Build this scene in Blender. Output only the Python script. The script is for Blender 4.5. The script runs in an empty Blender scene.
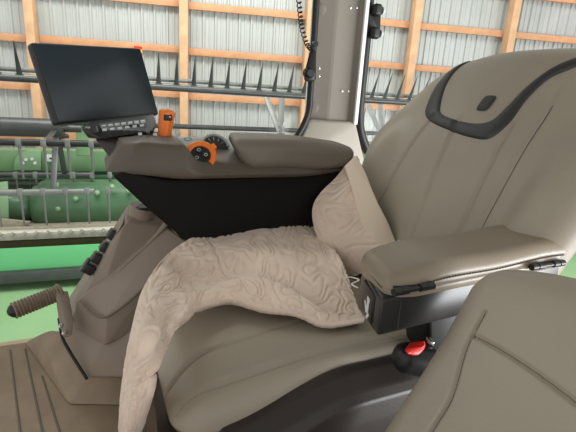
import bpy, bmesh, math, random
from mathutils import Vector as V, noise
random.seed(4)
C = bpy.context.scene.collection
PI = math.pi
sin, cos, rad = math.sin, math.cos, math.radians

# ---------------------------------------------------------------- camera maths
FPX = 433.0; PITCH = rad(15.6); ROLL = rad(3.6); EYE = V((0, 0, .95))
cF = V((0, cos(PITCH), -sin(PITCH))); _r = V((1, 0, 0)); _u = V((0, sin(PITCH), cos(PITCH)))
cR = _r * cos(ROLL) + _u * sin(ROLL); cU = _u * cos(ROLL) - _r * sin(ROLL)
def ray(x, y): return cF + cR * ((x - 288) / FPX) - cU * ((y - 216) / FPX)
def onplane(x, y, p0, n):
    d = ray(x, y); return EYE + d * ((p0 - EYE).dot(n) / d.dot(n))
def proj(p):
    d = p - EYE; z = d.dot(cF); return 288 + FPX * d.dot(cR) / z, 216 - FPX * d.dot(cU) / z
# seat frame: r rearwards, l to the seat's left (towards the doorway), z up
BETA = rad(65)
aR = V((sin(BETA), cos(BETA), 0)); aL = V((cos(BETA), -sin(BETA), 0)); aZ = V((0, 0, 1))
def S(r, l, z): return aR * r + aL * l + aZ * z
def toS(p): return (p.dot(aR), p.dot(aL), p.z)
def onl(x, y, l): return onplane(x, y, aL * l, aL)
def onr(x, y, r): return onplane(x, y, aR * r, aR)
def onz(x, y, z): return onplane(x, y, aZ * z, aZ)
# header frame: a along the header, d away from the cab
HB = rad(70)
hA = V((sin(HB), cos(HB), 0)); hN = V((-cos(HB), sin(HB), 0))
def Hp(a, d, z): return hA * a + hN * d + aZ * z
def hpx(x, y, d): return onplane(x, y, hN * d, hN)
def hz(y, d, x=50): return hpx(x, y, d).z
def ha(x, y, d): return hpx(x, y, d).dot(hA)
# shed wall frame
WB = rad(80.5)
wA = V((sin(WB), cos(WB), 0)); wN = V((-cos(WB), sin(WB), 0)); WD = 6.02
def Wp(a, d, z): return wA * a + wN * d + aZ * z
def wpx(x, y, d=WD): return onplane(x, y, wN * d, wN)

# ---------------------------------------------------------------- materials
def lin(c):
    return tuple((v / 255 / 12.92 if v / 255 <= .04045 else ((v / 255 + .055) / 1.055) ** 2.4) for v in c) + (1,)
def mat(name, col, rough=.5, metal=0, spec=.5, var=.08, vscale=6, bump=0, bscale=80, coat=0, sheen=0):
    m = bpy.data.materials.new(name); m.use_nodes = True
    nt = m.node_tree; b = nt.nodes['Principled BSDF']
    c = lin(col)
    b.inputs['Roughness'].default_value = rough; b.inputs['Metallic'].default_value = metal
    b.inputs['Specular IOR Level'].default_value = spec
    b.inputs['Coat Weight'].default_value = coat; b.inputs['Sheen Weight'].default_value = sheen
    tc = nt.nodes.new('ShaderNodeTexCoord')
    n = nt.nodes.new('ShaderNodeTexNoise'); n.inputs['Scale'].default_value = vscale; n.inputs['Detail'].default_value = 6
    nt.links.new(tc.outputs['Object'], n.inputs['Vector'])
    rmp = nt.nodes.new('ShaderNodeValToRGB')
    rmp.color_ramp.elements[0].position = .3; rmp.color_ramp.elements[1].position = .7
    rmp.color_ramp.elements[0].color = tuple(v * (1 - var) for v in c[:3]) + (1,)
    rmp.color_ramp.elements[1].color = tuple(min(1, v * (1 + var)) for v in c[:3]) + (1,)
    nt.links.new(n.outputs['Fac'], rmp.inputs['Fac']); nt.links.new(rmp.outputs['Color'], b.inputs['Base Color'])
    if bump:
        n2 = nt.nodes.new('ShaderNodeTexNoise'); n2.inputs['Scale'].default_value = bscale; n2.inputs['Detail'].default_value = 3
        nt.links.new(tc.outputs['Object'], n2.inputs['Vector'])
        bp = nt.nodes.new('ShaderNodeBump'); bp.inputs['Strength'].default_value = bump; bp.inputs['Distance'].default_value = .002
        nt.links.new(n2.outputs['Fac'], bp.inputs['Height']); nt.links.new(bp.outputs['Normal'], b.inputs['Normal'])
    return m
M = dict(
    leather=mat('leather', (164, 155, 140), .44, spec=.4, var=.05, bump=.15, bscale=350),
    armleather=mat('armrest_leather', (143, 131, 114), .38, spec=.5, var=.06, bump=.15, bscale=350),
    seam=mat('seam', (112, 103, 90), .7, var=.03),
    thread=mat('thread', (150, 142, 128), .7, var=.03),
    threaddk=mat('dark_thread', (66, 60, 52), .7, var=.03),
    darkvinyl=mat('dark_vinyl', (52, 52, 54), .42, var=.06, bump=.1, bscale=300),
    black=mat('black_plastic', (30, 30, 31), .4, var=.1),
    satin=mat('satin_black', (40, 41, 42), .3, var=.1),
    brownblack=mat('brown_black_plastic', (50, 43, 40), .4, var=.08, bump=.1, bscale=400),
    console=mat('console_plastic', (86, 77, 67), .45, var=.05, bump=.12, bscale=400),
    wedge=mat('wedge_plastic', (24, 22, 20), .75, spec=.2, var=.06),
    pad=mat('pad_vinyl', (112, 104, 94), .5, var=.05, bump=.12, bscale=350),
    pedestal=mat('pedestal_plastic', (144, 130, 117), .5, var=.05, bump=.1, bscale=300),
    floormat=mat('floor_mat', (152, 133, 112), .6, var=.14, vscale=14, bump=.2, bscale=200),
    rubber=mat('ribbed_rubber', (138, 122, 104), .6, var=.08),
    blanket=mat('blanket_plush', (232, 212, 196), .95, spec=.1, var=.05, vscale=25, bump=.5, bscale=260, sheen=.3),
    hem=mat('blanket_hem', (230, 214, 194), .9, spec=.1, var=.04, bump=.3, bscale=500, sheen=.2),
    orange=mat('orange_plastic', (232, 118, 34), .4, var=.05),
    red=mat('red_plastic', (235, 44, 40), .35, var=.03),
    white=mat('white_paint', (232, 232, 228), .5, var=.03),
    silver=mat('bright_metal', (205, 205, 200), .25, metal=.9, var=.05),
    keys=mat('grey_keys', (188, 194, 194), .5, var=.08),
    pillar=mat('pillar_plastic', (186, 179, 167), .5, var=.04, bump=.08, bscale=300),
    pillardk=mat('pillar_trim_plastic', (140, 133, 123), .5, var=.04, bump=.08, bscale=300),
    seal=mat('rubber_seal', (20, 20, 21), .5, var=.1),
    tin=mat('shed_tin', (186, 188, 186), .42, metal=.15, var=.05, vscale=3),
    wood=mat('pine', (214, 170, 132), .7, var=.12, vscale=9),
    wood2=mat('pine_dark', (206, 152, 112), .7, var=.12, vscale=9),
    steel=mat('grey_steel', (122, 124, 121), .45, metal=.3, var=.15, vscale=12),
    darksteel=mat('dark_steel', (74, 76, 76), .4, metal=.4, var=.2, vscale=10),
    green=mat('green_paint', (114, 150, 106), .35, var=.12, vscale=3, coat=.3),
    dgreen=mat('auger_green', (78, 116, 84), .35, var=.15, vscale=5, coat=.3),
    bgreen=mat('bright_green_paint', (104, 188, 126), .4, var=.05, vscale=3),
    pgreen=mat('pale_green_paint', (138, 176, 128), .4, var=.07, vscale=3),
    dusty=mat('dusty_metal', (160, 153, 138), .65, metal=.2, var=.25, vscale=20),
    worn=mat('worn_steel', (214, 210, 198), .5, metal=.1, var=.2, vscale=25),
    olive=mat('olive_shadow', (70, 66, 36), .7, var=.2, vscale=20),
    plate=mat('faded_plate', (134, 168, 128), .5, var=.06),
    concrete=mat('concrete', (140, 132, 120), .9, var=.12, vscale=3),
    yellow=mat('yellow_paint', (240, 196, 30), .5, var=.03),
    headliner=mat('headliner', (150, 146, 138), .9, var=.04),
)
def screen_mat():
    m = bpy.data.materials.new('glossy_screen'); m.use_nodes = True; nt = m.node_tree
    b = nt.nodes['Principled BSDF']; tc = nt.nodes.new('ShaderNodeTexCoord')
    n = nt.nodes.new('ShaderNodeTexNoise'); n.inputs['Scale'].default_value = 9; n.inputs['Detail'].default_value = 5
    r = nt.nodes.new('ShaderNodeMapRange'); r.inputs[3].default_value = .16; r.inputs[4].default_value = .30
    nt.links.new(tc.outputs['Object'], n.inputs['Vector']); nt.links.new(n.outputs['Fac'], r.inputs[0])
    nt.links.new(r.outputs[0], b.inputs['Roughness'])
    b.inputs['Base Color'].default_value = lin((34, 46, 54)); b.inputs['Specular IOR Level'].default_value = .55
    return m
M['screen'] = screen_mat()
def glass_mat():
    m = bpy.data.materials.new('window_glass'); m.use_nodes = True; nt = m.node_tree
    nt.nodes.clear(); o = nt.nodes.new('ShaderNodeOutputMaterial'); mx = nt.nodes.new('ShaderNodeMixShader')
    t = nt.nodes.new('ShaderNodeBsdfTransparent'); g = nt.nodes.new('ShaderNodeBsdfGlossy')
    t.inputs[0].default_value = (.95, .97, .96, 1); g.inputs['Roughness'].default_value = 0
    f = nt.nodes.new('ShaderNodeFresnel'); f.inputs[0].default_value = 1.13
    nt.links.new(f.outputs[0], mx.inputs[0]); nt.links.new(t.outputs[0], mx.inputs[1]); nt.links.new(g.outputs[0], mx.inputs[2])
    nt.links.new(mx.outputs[0], o.inputs[0]); return m
M['glass'] = glass_mat()

# ---------------------------------------------------------------- mesh builder
def frame_of(t):
    t = t.normalized(); h = V((0, 0, 1)) if abs(t.z) < .9 else V((1, 0, 0))
    a = t.cross(h).normalized(); return a, t.cross(a).normalized()
class MB:
    def __init__(s): s.v = []; s.f = []
    def add(s, vs, fs):
        o = len(s.v); s.v += [V(p) for p in vs]; s.f += [tuple(i + o for i in f) for f in fs]; return s
    def grid(s, fn, nu, nv, cu=False):
        vs = [fn(i / (nu if cu else nu - 1), j / (nv - 1)) for j in range(nv) for i in range(nu)]
        fs = []
        for j in range(nv - 1):
            for i in range(nu if cu else nu - 1):
                k = (i + 1) % nu
                fs.append((j * nu + i, j * nu + k, (j + 1) * nu + k, (j + 1) * nu + i))
        return s.add(vs, fs)
    def tube(s, path, r, seg=12, caps=True, flat=1.0, up=None):
        P = [V(p) for p in path]; n = len(P); R = r if isinstance(r, (list, tuple)) else [r] * n
        vs = []; pa = None
        for i, p in enumerate(P):
            t = (P[min(i + 1, n - 1)] - P[max(i - 1, 0)])
            if pa is None:
                a, b = frame_of(t)
                if up is not None:
                    b = (up - t.normalized() * up.dot(t.normalized())).normalized(); a = b.cross(t.normalized())
            else:
                t = t.normalized(); a = (pa - t * pa.dot(t)).normalized(); b = t.cross(a)
            pa = a
            for k in range(seg):
                q = 2 * PI * k / seg; vs.append(p + a * cos(q) * R[i] + b * sin(q) * R[i] * flat)
        fs = [(i * seg + k, i * seg + (k + 1) % seg, (i + 1) * seg + (k + 1) % seg, (i + 1) * seg + k) for i in range(n - 1) for k in range(seg)]
        if caps: fs += [tuple(reversed(range(seg))), tuple((n - 1) * seg + k for k in range(seg))]
        return s.add(vs, fs)
    def cyl(s, a, b, r, seg=20, r2=None): return s.tube([a, b], [r, r if r2 is None else r2], seg)
    def hull(s, pts, bev=0, seg=2):
        bm = bmesh.new()
        for p in pts: bm.verts.new(p)
        bmesh.ops.convex_hull(bm, input=bm.verts)
        bmesh.ops.delete(bm, geom=[v for v in bm.verts if not v.link_faces], context='VERTS')
        bmesh.ops.dissolve_limit(bm, angle_limit=rad(2), verts=bm.verts, edges=bm.edges)
        if bev: bmesh.ops.bevel(bm, geom=bm.edges[:], offset=bev, segments=seg, profile=.5, affect='EDGES', clamp_overlap=True)
        bm.verts.index_update(); s.add([v.co.copy() for v in bm.verts], [[v.index for v in f.verts] for f in bm.faces]); bm.free(); return s
    def box(s, c, ax, ay, az, hx, hy, hz_, bev=0, seg=2):
        c = V(c); return s.hull([c + ax * hx * i + ay * hy * j + az * hz_ * k for i in (-1, 1) for j in (-1, 1) for k in (-1, 1)], bev, seg)
    def prism(s, pts, off, bev=0, seg=2):
        """polygon (world points) swept by off"""
        bm = bmesh.new(); off = V(off)
        a = [bm.verts.new(p) for p in pts]; b = [bm.verts.new(V(p) + off) for p in pts]; n = len(pts)
        bm.faces.new(a); bm.faces.new(list(reversed(b)))
        for i in range(n): bm.faces.new((a[i], b[i], b[(i + 1) % n], a[(i + 1) % n]))
        bmesh.ops.recalc_face_normals(bm, faces=bm.faces)
        if bev: bmesh.ops.bevel(bm, geom=bm.edges[:], offset=bev, segments=seg, profile=.5, affect='EDGES', clamp_overlap=True)
        bm.verts.index_update(); s.add([v.co.copy() for v in bm.verts], [[v.index for v in f.verts] for f in bm.faces]); bm.free(); return s
    def rbox(s, h, r, n, fn, nr=6):
        """rounded box, half sizes h, radius r, n inner samples per axis, fn maps local coords to world"""
        ax = []
        for k in range(3):
            inner = h[k] - r
            a = [-inner - r * math.tan(PI / 4 * (1 - i / nr)) for i in range(nr)]
            m = [-inner + 2 * inner * i / n[k] for i in range(n[k] + 1)]
            ax.append(a + m + [-q for q in reversed(a)])
        idx = {}; vs = []; fs = []
        def vid(i, j, k):
            if (i, j, k) not in idx:
                p = [ax[0][i], ax[1][j], ax[2][k]]
                q = [max(-(h[m] - r), min(h[m] - r, p[m])) for m in range(3)]
                d = V([p[m] - q[m] for m in range(3)])
                if d.length > 1e-9: d = d.normalized() * r
                idx[(i, j, k)] = len(vs); vs.append(fn(V(q) + d))
            return idx[(i, j, k)]
        N = [len(a) - 1 for a in ax]
        for m in range(3):
            u, w = (m + 1) % 3, (m + 2) % 3
            for side in (0, N[m]):
                for i in range(N[u]):
                    for j in range(N[w]):
                        q = []
                        for di, dj in ((0, 0), (1, 0), (1, 1), (0, 1)):
                            t = [0, 0, 0]; t[m] = side; t[u] = i + di; t[w] = j + dj; q.append(vid(*t))
                        fs.append(q if side else q[::-1])
        return s.add(vs, fs)
    def build(s, name, m, parent=None, ang=35, sharp=True):
        me = bpy.data.meshes.new(name)
        o = bpy.data.objects.new(name, me); C.objects.link(o)
        off = V((0, 0, 0))
        if parent is not None:
            o.parent = parent; q = parent
            while q is not None: off += q.location; q = q.parent
        else:
            zmin = min(p.z for p in s.v); cx = sum(p.x for p in s.v) / len(s.v); cy = sum(p.y for p in s.v) / len(s.v)
            off = V((cx, cy, zmin)); o.location = off
        me.from_pydata([tuple(p - off) for p in s.v], [], s.f); me.update()
        bm = bmesh.new(); bm.from_mesh(me); bmesh.ops.recalc_face_normals(bm, faces=bm.faces); bm.to_mesh(me); bm.free()
        me.materials.append(m)
        for p in me.polygons: p.use_smooth = True
        if sharp: me.set_sharp_from_angle(angle=rad(ang))
        return o
def tag(o, label, cat, group=None):
    o['label'] = label; o['category'] = cat
    if group: o['group'] = group
    return o
def thing(name, label, cat, loc, group=None):
    o = bpy.data.objects.new(name, None); C.objects.link(o); o.location = V(loc); o.empty_display_size = .05
    return tag(o, label, cat, group)
def struct(o): o['kind'] = 'structure'; return o
def sstep(a, b, x):
    t = max(0, min(1, (x - a) / (b - a))); return t * t * (3 - 2 * t)
def lerp(a, b, t): return a + (b - a) * t
def curve(pts, t):
    """piecewise Catmull-Rom through pts at t in 0..1 (pts: Vectors or numbers)"""
    n = len(pts) - 1; x = min(max(t, 0), 1) * n; i = min(int(x), n - 1); f = x - i
    p0 = pts[max(i - 1, 0)]; p1 = pts[i]; p2 = pts[i + 1]; p3 = pts[min(i + 2, n)]
    return (p1 * 2 + (p2 - p0) * f + (p0 * 2 - p1 * 5 + p2 * 4 - p3) * f * f + (p1 * 3 - p0 - p2 * 3 + p3) * f ** 3) * .5
def interp(tab, x):
    for (a, b), (c, d) in zip(tab, tab[1:]):
        if x <= c: return b + (d - b) * sstep(0, 1, (x - a) / (c - a)) if x > a else b
    return tab[-1][1]
def spline(pts, n): return [curve(pts, i / (n - 1)) for i in range(n)]
FZ = .12   # cab floor
GZ = -1.9  # shed floor

# ================================================================ SETTING
b = MB().box(S(.35, -.55, FZ - .03), aR, aL, aZ, 1.15, .95, .03, .004); struct(b.build('floor', M['floormat']))
m = MB().box(S(.3, -.35, 1.95), aR, aL, aZ, 1.1, 1.25, .04, .01); struct(m.build('ceiling', M['headliner']))
m = MB().box(V((0, 3, GZ - .05)), V((1, 0, 0)), V((0, 1, 0)), aZ, 9, 7, .05); struct(m.build('ground', M['concrete']))

# shed wall: ribbed tin sheet
a0 = wpx(-160, 60).dot(wA); a1 = wpx(800, 60).dot(wA)
prof = []; x = a0
while x < a1:
    prof += [(x, 0), (x + .010, -.026), (x + .03, -.026), (x + .040, 0), (x + .082, 0), (x + .088, -.010), (x + .108, -.010), (x + .114, 0)]
    x += .152
m = MB(); n = len(prof)
vs = [Wp(a, WD + .1 + d, z) for z in (GZ, 3.6) for a, d in prof] + [Wp(a, WD + .11, z) for z in (GZ, 3.6) for a in (prof[0][0], prof[-1][0])]
m.add(vs, [(i, i + 1, n + i + 1, n + i) for i in range(n - 1)])
struct(m.build('wall_back', M['tin'], sharp=True, ang=10))
posts = [wpx(x, 60).dot(wA) for x in (-122, 37, 184.5, 306.5, 408.5, 502, 590)]
k = 1
for a in posts:
    m = MB().box(Wp(a, WD - .07, .85), wA, wN, aZ, .052, .07, 2.75, .006); o = struct(m.build('trim_%d' % k, M['wood'])); k += 1
zs = [wpx(245, y).z for y in (-37, 10, 55, 99, 144)]
ends = [a0] + posts
for i in range(len(posts) - 1):
    for j, z in enumerate(zs):
        w = .042 if j < 4 else .07
        m = MB().box(Wp((posts[i] + posts[i + 1]) / 2, WD + .02, z + random.uniform(-.012, .012)), wA, wN, aZ, (posts[i + 1] - posts[i]) / 2 - .053, .019, w, .004)
        struct(m.build('trim_%d' % k, M['wood2'])); k += 1
for a, b_ in ((a0, posts[0]), (posts[-1], a1)):
    for j, z in enumerate(zs):
        m = MB().box(Wp((a + b_) / 2, WD + .02, z), wA, wN, aZ, abs(b_ - a) / 2 - .053, .019, .042, .004)
        struct(m.build('trim_%d' % k, M['wood2'])); k += 1

# cab pillar, seals, glass
PL = -1.45
def pil(x, y=60, l=PL): r, _, _ = toS(onl(x, y, l)); return r
r0, r1, r2 = pil(313), pil(333, 60, PL), pil(359, 60, PL + .03)
m = MB()
sec = [(r0, PL - .04), (r0 + .006, PL - .042), (r1 - .006, PL - .004), (r1 + .004, PL), (r2 - .008, PL + .016), (r2 + .004, PL + .03), (r2 + .006, PL - .09), (r0 + .06, PL - .09)]
m.prism([S(r, l, .72) for r, l in sec], aZ * 1.2, .002)
pil_o = struct(m.build('trim_%d' % k, M['pillardk'])); k += 1
for x, y, t in ((349, 7.5, .55), (357, 7.5, .85), (341.5, 91, .5), (348.5, 91, .82)):
    ra_, la_, rb_, lb_ = r1 + .004, PL, r2 - .008, PL + .016
    r_ = lerp(ra_, rb_, t); l_ = lerp(la_, lb_, t); z_ = onl(x, y, l_).z; nn_ = S(-(lb_ - la_), rb_ - ra_, 0).normalized()
    MB().tube([S(r_, l_, z_) - nn_ * .002, S(r_, l_, z_) + nn_ * .002, S(r_, l_, z_) + nn_ * .003], [.0045, .0045, .002], 12).build('screw', M['silver'], pil_o)
for y in (8, 108):
    z_ = onl(325 if y < 50 else 319, y, PL).z; ra_, la_, rb_, lb_ = r0 + .006, PL - .042, r1 - .006, PL - .004
    r_ = lerp(ra_, rb_, .35); l_ = lerp(la_, lb_, .35); nn_ = S(-(lb_ - la_), rb_ - ra_, 0).normalized()
    MB().tube([S(r_, l_, z_) - nn_ * .002, S(r_, l_, z_) + nn_ * .003, S(r_, l_, z_) + nn_ * .005], [.02, .02, .015], 20).build('cap', M['pillardk'], pil_o)
# lower flared pillar cover
zt = onl(345, 121, PL).z
m = MB().hull([S(r0 - .005, PL + .005, zt), S(r2 + .006, PL + .045, zt), S(r0 + .06, PL - .09, zt), S(r2 + .01, PL - .09, zt),
               S(r0 - .09, PL + .05, zt - .16), S(r2 + .05, PL + .075, zt - .16), S(r0 - .09, PL + .05, .15), S(r2 + .05, PL + .075, .15), S(r0 - .02, PL - .09, .15), S(r2 + .05, PL - .1, .15),
               S(r0 - .02, PL - .09, zt - .16), S(r2 + .05, PL - .1, zt - .16)], .012, 3)
struct(m.build('trim_%d' % k, M['pillar'])); k += 1
# white strip painting the light along the pillar's outer edge
m = MB().prism([S(r2 - .004, PL + .034, zt - .01), S(r2 + .012, PL + .034, zt - .01), S(r2 + .012, PL + .046, zt - .01), S(r2 - .004, PL + .046, zt - .01)], aZ * 1.1, .003)
struct(m.build('trim_%d' % k, M['white'])); k += 1
# screws in the pillar: two pairs of bright screws
# window seals
def sealtube(pts, l, r, flat=1):
    return MB().tube(spline([onl(x, y, l) for x, y in pts], 40), r, 12, flat=flat)
m = sealtube([(321, -60), (317, -10), (314, 40), (310.5, 90), (308.5, 112), (301, 130), (290, 144), (270, 157)], PL + .012, .0115); struct(m.build('trim_%d' % k, M['seal'])); k += 1
m = sealtube([(376, -60), (370, -10), (366, 40), (361, 90), (359, 118), (362, 138), (371, 155), (392, 170)], PL + .012, .0185); struct(m.build('trim_%d' % k, M['seal'])); k += 1
m = MB().box(S((r0 - 1.1) / 2, PL - .02, .95), aR, aL, aZ, (r0 + 1.1) / 2, .003, .98); struct(m.build('window_1', M['glass']))
m = MB().box(S((r2 + 1.9) / 2, PL - .02, .95), aR, aL, aZ, (1.9 - r2) / 2 - .012, .003, .98); struct(m.build('window_2', M['glass']))

# ================================================================ OPERATOR SEAT
seat = thing('operator_seat', 'large tan leather operator seat with reclined backrest, blanket lying on it', 'seat', S(.36, -.75, FZ))
CUR, CUC = .345, -.745
def cush(p):
    r, l, z = p
    # dish, nose droop, seams
    u = (l) / .245; v = r / .27
    top = sstep(0, .05, z)
    z2 = z + top * (.018 * (abs(u) ** 2.2) - .012) - .018 * sstep(.1, -.27, r) * (1 if z > 0 else .3)
    z2 += top * .008 * cos(PI * v)
    ln = -.205 + .028 * sstep(-.05, -.25, r)            # stitched seam near the door side
    g = math.exp(-((l - .214) / .005) ** 2) * top
    g2 = math.exp(-((l - .104 - .05 * sstep(-.17, -.28, r)) / .005) ** 2) * top * (1 - .75 * sstep(-.2, -.1, r))
    z2 -= .0025 * g + .010 * g2
    l2 = l * (1 + .035 * sstep(-.27, .1, r)) - .0
    r = r + .05 * sstep(.01, -.066, z) * sstep(-.1, -.27, r) + .008 * sstep(-.1, -.27, r)
    return S(CUR + r, CUC + l2, .488 + z2)
m = MB().rbox((.27, .245, .066), .055, (70, 90, 3), cush, 8)
m.build('cushion', M['leather'], seat, sharp=False)
# stitching along the seam
m = MB()
def ctop(r, l):
    dr = max(0, -.215 - r); dl = max(0, abs(l) - .19); return cush(V((r, l, .011 + math.sqrt(max(0, .055 ** 2 - dr * dr - dl * dl)))))
N = 96
for i in range(N):
    t = i / (N - 1); r = -.262 + .50 * t
    m.tube([ctop(r, .212) + aZ * .0007, ctop(r + .0032, .212) + aZ * .0007], .001, 5)
m.build('stitching', M['thread'], seat)

CUL = -.735
SP = [(.45, .60), (.55, .635), (.64, .662), (.767, .712), (.889, .765), (.957, .814), (1.017, .862), (1.082, .905), (1.12, .93)]
HW = [(.45, .27), (.6, .285), (.74, .31), (.85, .335), (.93, .345), (1.0, .33), (1.05, .31), (1.12, .29)]
ZB, ZT = .47, 1.10
def lint(tab, x):
    for (a, b), (c, d) in zip(tab, tab[1:]):
        if x <= c: return b + (d - b) * (x - a) / (c - a)
    return tab[-1][1]
def smooth_r(z): return sum(lint(SP, z + k * .02) for k in (-2, -1, 0, 1, 2)) / 5
SEAMS = []
def back(u, v, front=1, off=0):
    z = ZB + (ZT - ZB) * v - .045 * abs(u) ** 3 * sstep(.72, 1, v); r = smooth_r(z) + .045 * u * u * sstep(.55, .95, v)
    dr = (smooth_r(z + .01) - smooth_r(z - .01)) / .02
    bn = (aZ * dr - aR).normalized()
    w = lint(HW, z)
    if v > .88: w *= 1 - .15 * ((v - .88) / .12) ** 3
    cap = math.sqrt(max(0, 1 - ((v - .9) / .1) ** 2)) if v > .9 else 1
    if front > 0:
        bol = .042 * sstep(.55, .8, abs(u)) * (1 - sstep(.5, .78, v))
        t = .035 * (max(0, 1 - abs(u) ** 6) ** .6 - 1) + bol * max(0, 1 - abs(u) ** 8) ** .5
        for (u0, v0, u1, v1, vm) in SEAMS:
            us = u0 + (u1 - u0) * (v - v0) / (v1 - v0)
            t -= (.003 if vm > .8 else .0065) * math.exp(-((u - us) / .013) ** 2) * (1 - sstep(vm - .03, vm, v))
    else:
        t = -.035 - .08 * max(0, 1 - abs(u) ** 4) ** .6
    return S(r, CUL, z) + aL * (u * w) + bn * ((t + off + .045) * cap - .045)
def backsurf(m, nu, nv):
    def fn(s, j):
        v = j ** .9
        if s < .5: u = -cos(PI * (s / .5)) if False else -1 + 2 * (s / .5); u = math.copysign(abs(u) ** .85, u); return back(u, v, 1)
        u = 1 - 2 * ((s - .5) / .5); return back(u, v, -1)
    m.grid(fn, nu, nv, True)
    return m
_grid = [(i / 100 - 1, j / 160) for i in range(201) for j in range(161)]
_gp = [(g, proj(back(g[0], g[1]))) for g in _grid]
def uvat(x, y):
    g, p = min(_gp, key=lambda q: (q[1][0] - x) ** 2 + (q[1][1] - y) ** 2); return V((g[0], g[1]))
for xa, ya, xb, yb, vm in ((401, 161, 375, 205, .74), (448, 140, 412, 230, .74), (496, 151, 461, 226, .74), (532, 132, 477, 230, .86)):
    p, q = uvat(xa, ya), uvat(xb, yb); SEAMS.append((p.x, p.y, q.x, q.y, vm))
m = backsurf(MB(), 320, 130); m.build('backrest', M['leather'], seat, sharp=False)
# black trim strip round the headrest panel
left_half = [((461, 54), (468, 52)), ((439, 82), (448, 82)), ((427, 106), (441, 104)), ((428, 120), (443, 114)), ((452, 132), (462, 121)), ((474, 139), (480, 124)), ((490, 138), (494, 120)), ((508, 124), (508, 107)), ((528, 98), (528, 86)), ((549, 79), (550, 69)), ((572, 69), (572, 60))]
outer = [uvat(*o) for o, i in left_half]; inner = [uvat(*i) for o, i in left_half]
# carry the strip on to the near side corner
dv_ = outer[-1] - outer[-3]

outer += [outer[-1] + (outer[-1] - outer[-2]) * .6]; inner += [inner[-1] + (outer[-1] - outer[-2]) * .6]
def strip(s, j):
    a = curve(outer, j); b_ = curve(inner, j); c = a.lerp(b_, s)
    return back(max(-1, min(1, c.x)), min(.985, c.y), 1, .0005 + .006 * math.sqrt(max(0, 1 - (2 * s - 1) ** 2)))
MB().grid(strip, 13, 120).build('headrest_trim', M['darkvinyl'], seat, sharp=False)
# small rounded badge on the headrest
bc = uvat(486, 104)
def badge(rr, q):
    q *= 2 * PI
    ex = math.copysign(abs(cos(q)) ** .55, cos(q)) * .05; ey = math.copysign(abs(sin(q)) ** .55, sin(q)) * .0275
    return back(bc.x + ex * rr, bc.y + ey * rr, 1, .002 + .004 * sstep(1.0, .8, rr))
MB().grid(lambda s, j: badge(j, s), 40, 10, True).build('badge', M['darkvinyl'], seat, sharp=False)
# stitched seam on the door-side bolster
m = MB()
for i in range(110):
    v = .16 + .62 * i / 110
    u = SEAMS[3][0] + (SEAMS[3][2] - SEAMS[3][0]) * (v - SEAMS[3][1]) / (SEAMS[3][3] - SEAMS[3][1]) + .03
    m.tube([back(u, v, 1, .0005), back(u, v + .0035, 1, .0005)], .0009, 5)
m.build('stitching', M['threaddk'], seat)
# seat pan, side cover, suspension
m = MB().hull([S(r, l, z) for r in (.14, .6) for l in (-.95, -.52) for z in (.34, .425)], .02, 3); m.build('seat_pan', M['black'], seat)
m = MB()
def sidecov(s, j):
    r = lerp(.125, .64, s)
    zt = lerp(.484, .541, sstep(0, .45, s)); zt2 = zt - .024
    pr = [(-.512, zt - .004), (-.500, zt), (-.488, zt - .004), (-.462, zt2), (-.452, zt2 - .012), (-.449, zt2 - .05), (-.449, .28), (-.47, .26)]
    x = j * (len(pr) - 1); i = min(int(x), len(pr) - 2); f = x - i
    lz = [lerp(pr[i][q], pr[i + 1][q], f) for q in (0, 1)]
    return S(r, lz[0] - .05 * (1 - sstep(0, .06, s)), lz[1])
m.grid(sidecov, 60, 43)
m.build('side_cover', M['brownblack'], seat, ang=50)
m = MB().hull([S(r, l, z) for r, l, z in ((.44, -.449, .43), (.52, -.449, .445), (.44, -.449, .405), (.52, -.449, .42), (.45, -.43, .43), (.515, -.43, .44), (.45, -.43, .41), (.515, -.43, .42))], .006, 3)
m.build('height_lever', M['satin'], seat)
m = MB()
for i in range(7):
    z = FZ + .055 + i * .026
    m.rbox((.2, .19, .014), .012, (2, 2, 1), lambda p, z=z: S(.37 + p.x, -.745 + p.y, z + p.z), 3)
m.build('suspension_bellows', M['black'], seat)
m = MB().rbox((.24, .22, .025), .012, (2, 2, 1), lambda p: S(.37 + p.x, -.745 + p.y, FZ + .026 + p.z), 3); m.build('base_plate', M['satin'], seat)
m = MB().hull([onr(x, y, r) for x, y, r in ((152, 372, .12), (168, 360, .14), (184, 405, .12), (196, 440, .14), (172, 440, .1), (158, 440, .1), (176, 440, .16), (160, 372, .18))], .006)
m.build('front_bracket', M['satin'], seat)
m = MB().hull([S(r, l, z) for r in (.60, .66) for l in (-.95, -.54) for z in (.36, .5)], .015, 3); m.build('recline_bracket', M['black'], seat)

# ---- left armrest with storage box (part of the seat)
AL0, AL1 = -.545, -.432   # far and near faces
m = MB()
bx = [S(.350, AL1, .632), S(.72, AL1, .648), S(.72, AL1, .712), S(.350, AL1, .690), S(.392, AL0, .612), S(.72, AL0, .648), S(.72, AL0, .712), S(.392, AL0, .690)]
m.hull(bx, .006, 3)
arm = m.build('armrest', M['satin'], seat)
ac = (.555, (AL0 + AL1) / 2)
def pad(p):
    r, l, z = p
    s = (r + .19) / .38
    zb = .709 + .014 * s
    crown = .004 * cos(l / .06 * 1.2) + .006 * math.sin(s * PI * 1.0) - .004 * math.exp(-((s - .5) / .18) ** 2) + .003 * math.exp(-((s - .85) / .16) ** 2)
    tz = z + (crown if z > 0 else 0)
    g = math.exp(-((z - .001) / .0026) ** 2) if abs(l) > .05 or abs(r) > .18 else 0
    k_ = 1 - .05 * g
    front = sstep(.14, -.03, s)
    return S(ac[0] + r - .002 * front + .20 * (AL1 - (ac[1] + l)) * front, ac[1] + l * k_ * (1 - .08 * front), zb - .010 + tz - .007 * sstep(.25, 0, s) * (1 if z > 0 else 0))
m = MB().rbox((.193, .06, .0245), .021, (60, 14, 6), pad, 6)
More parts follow.
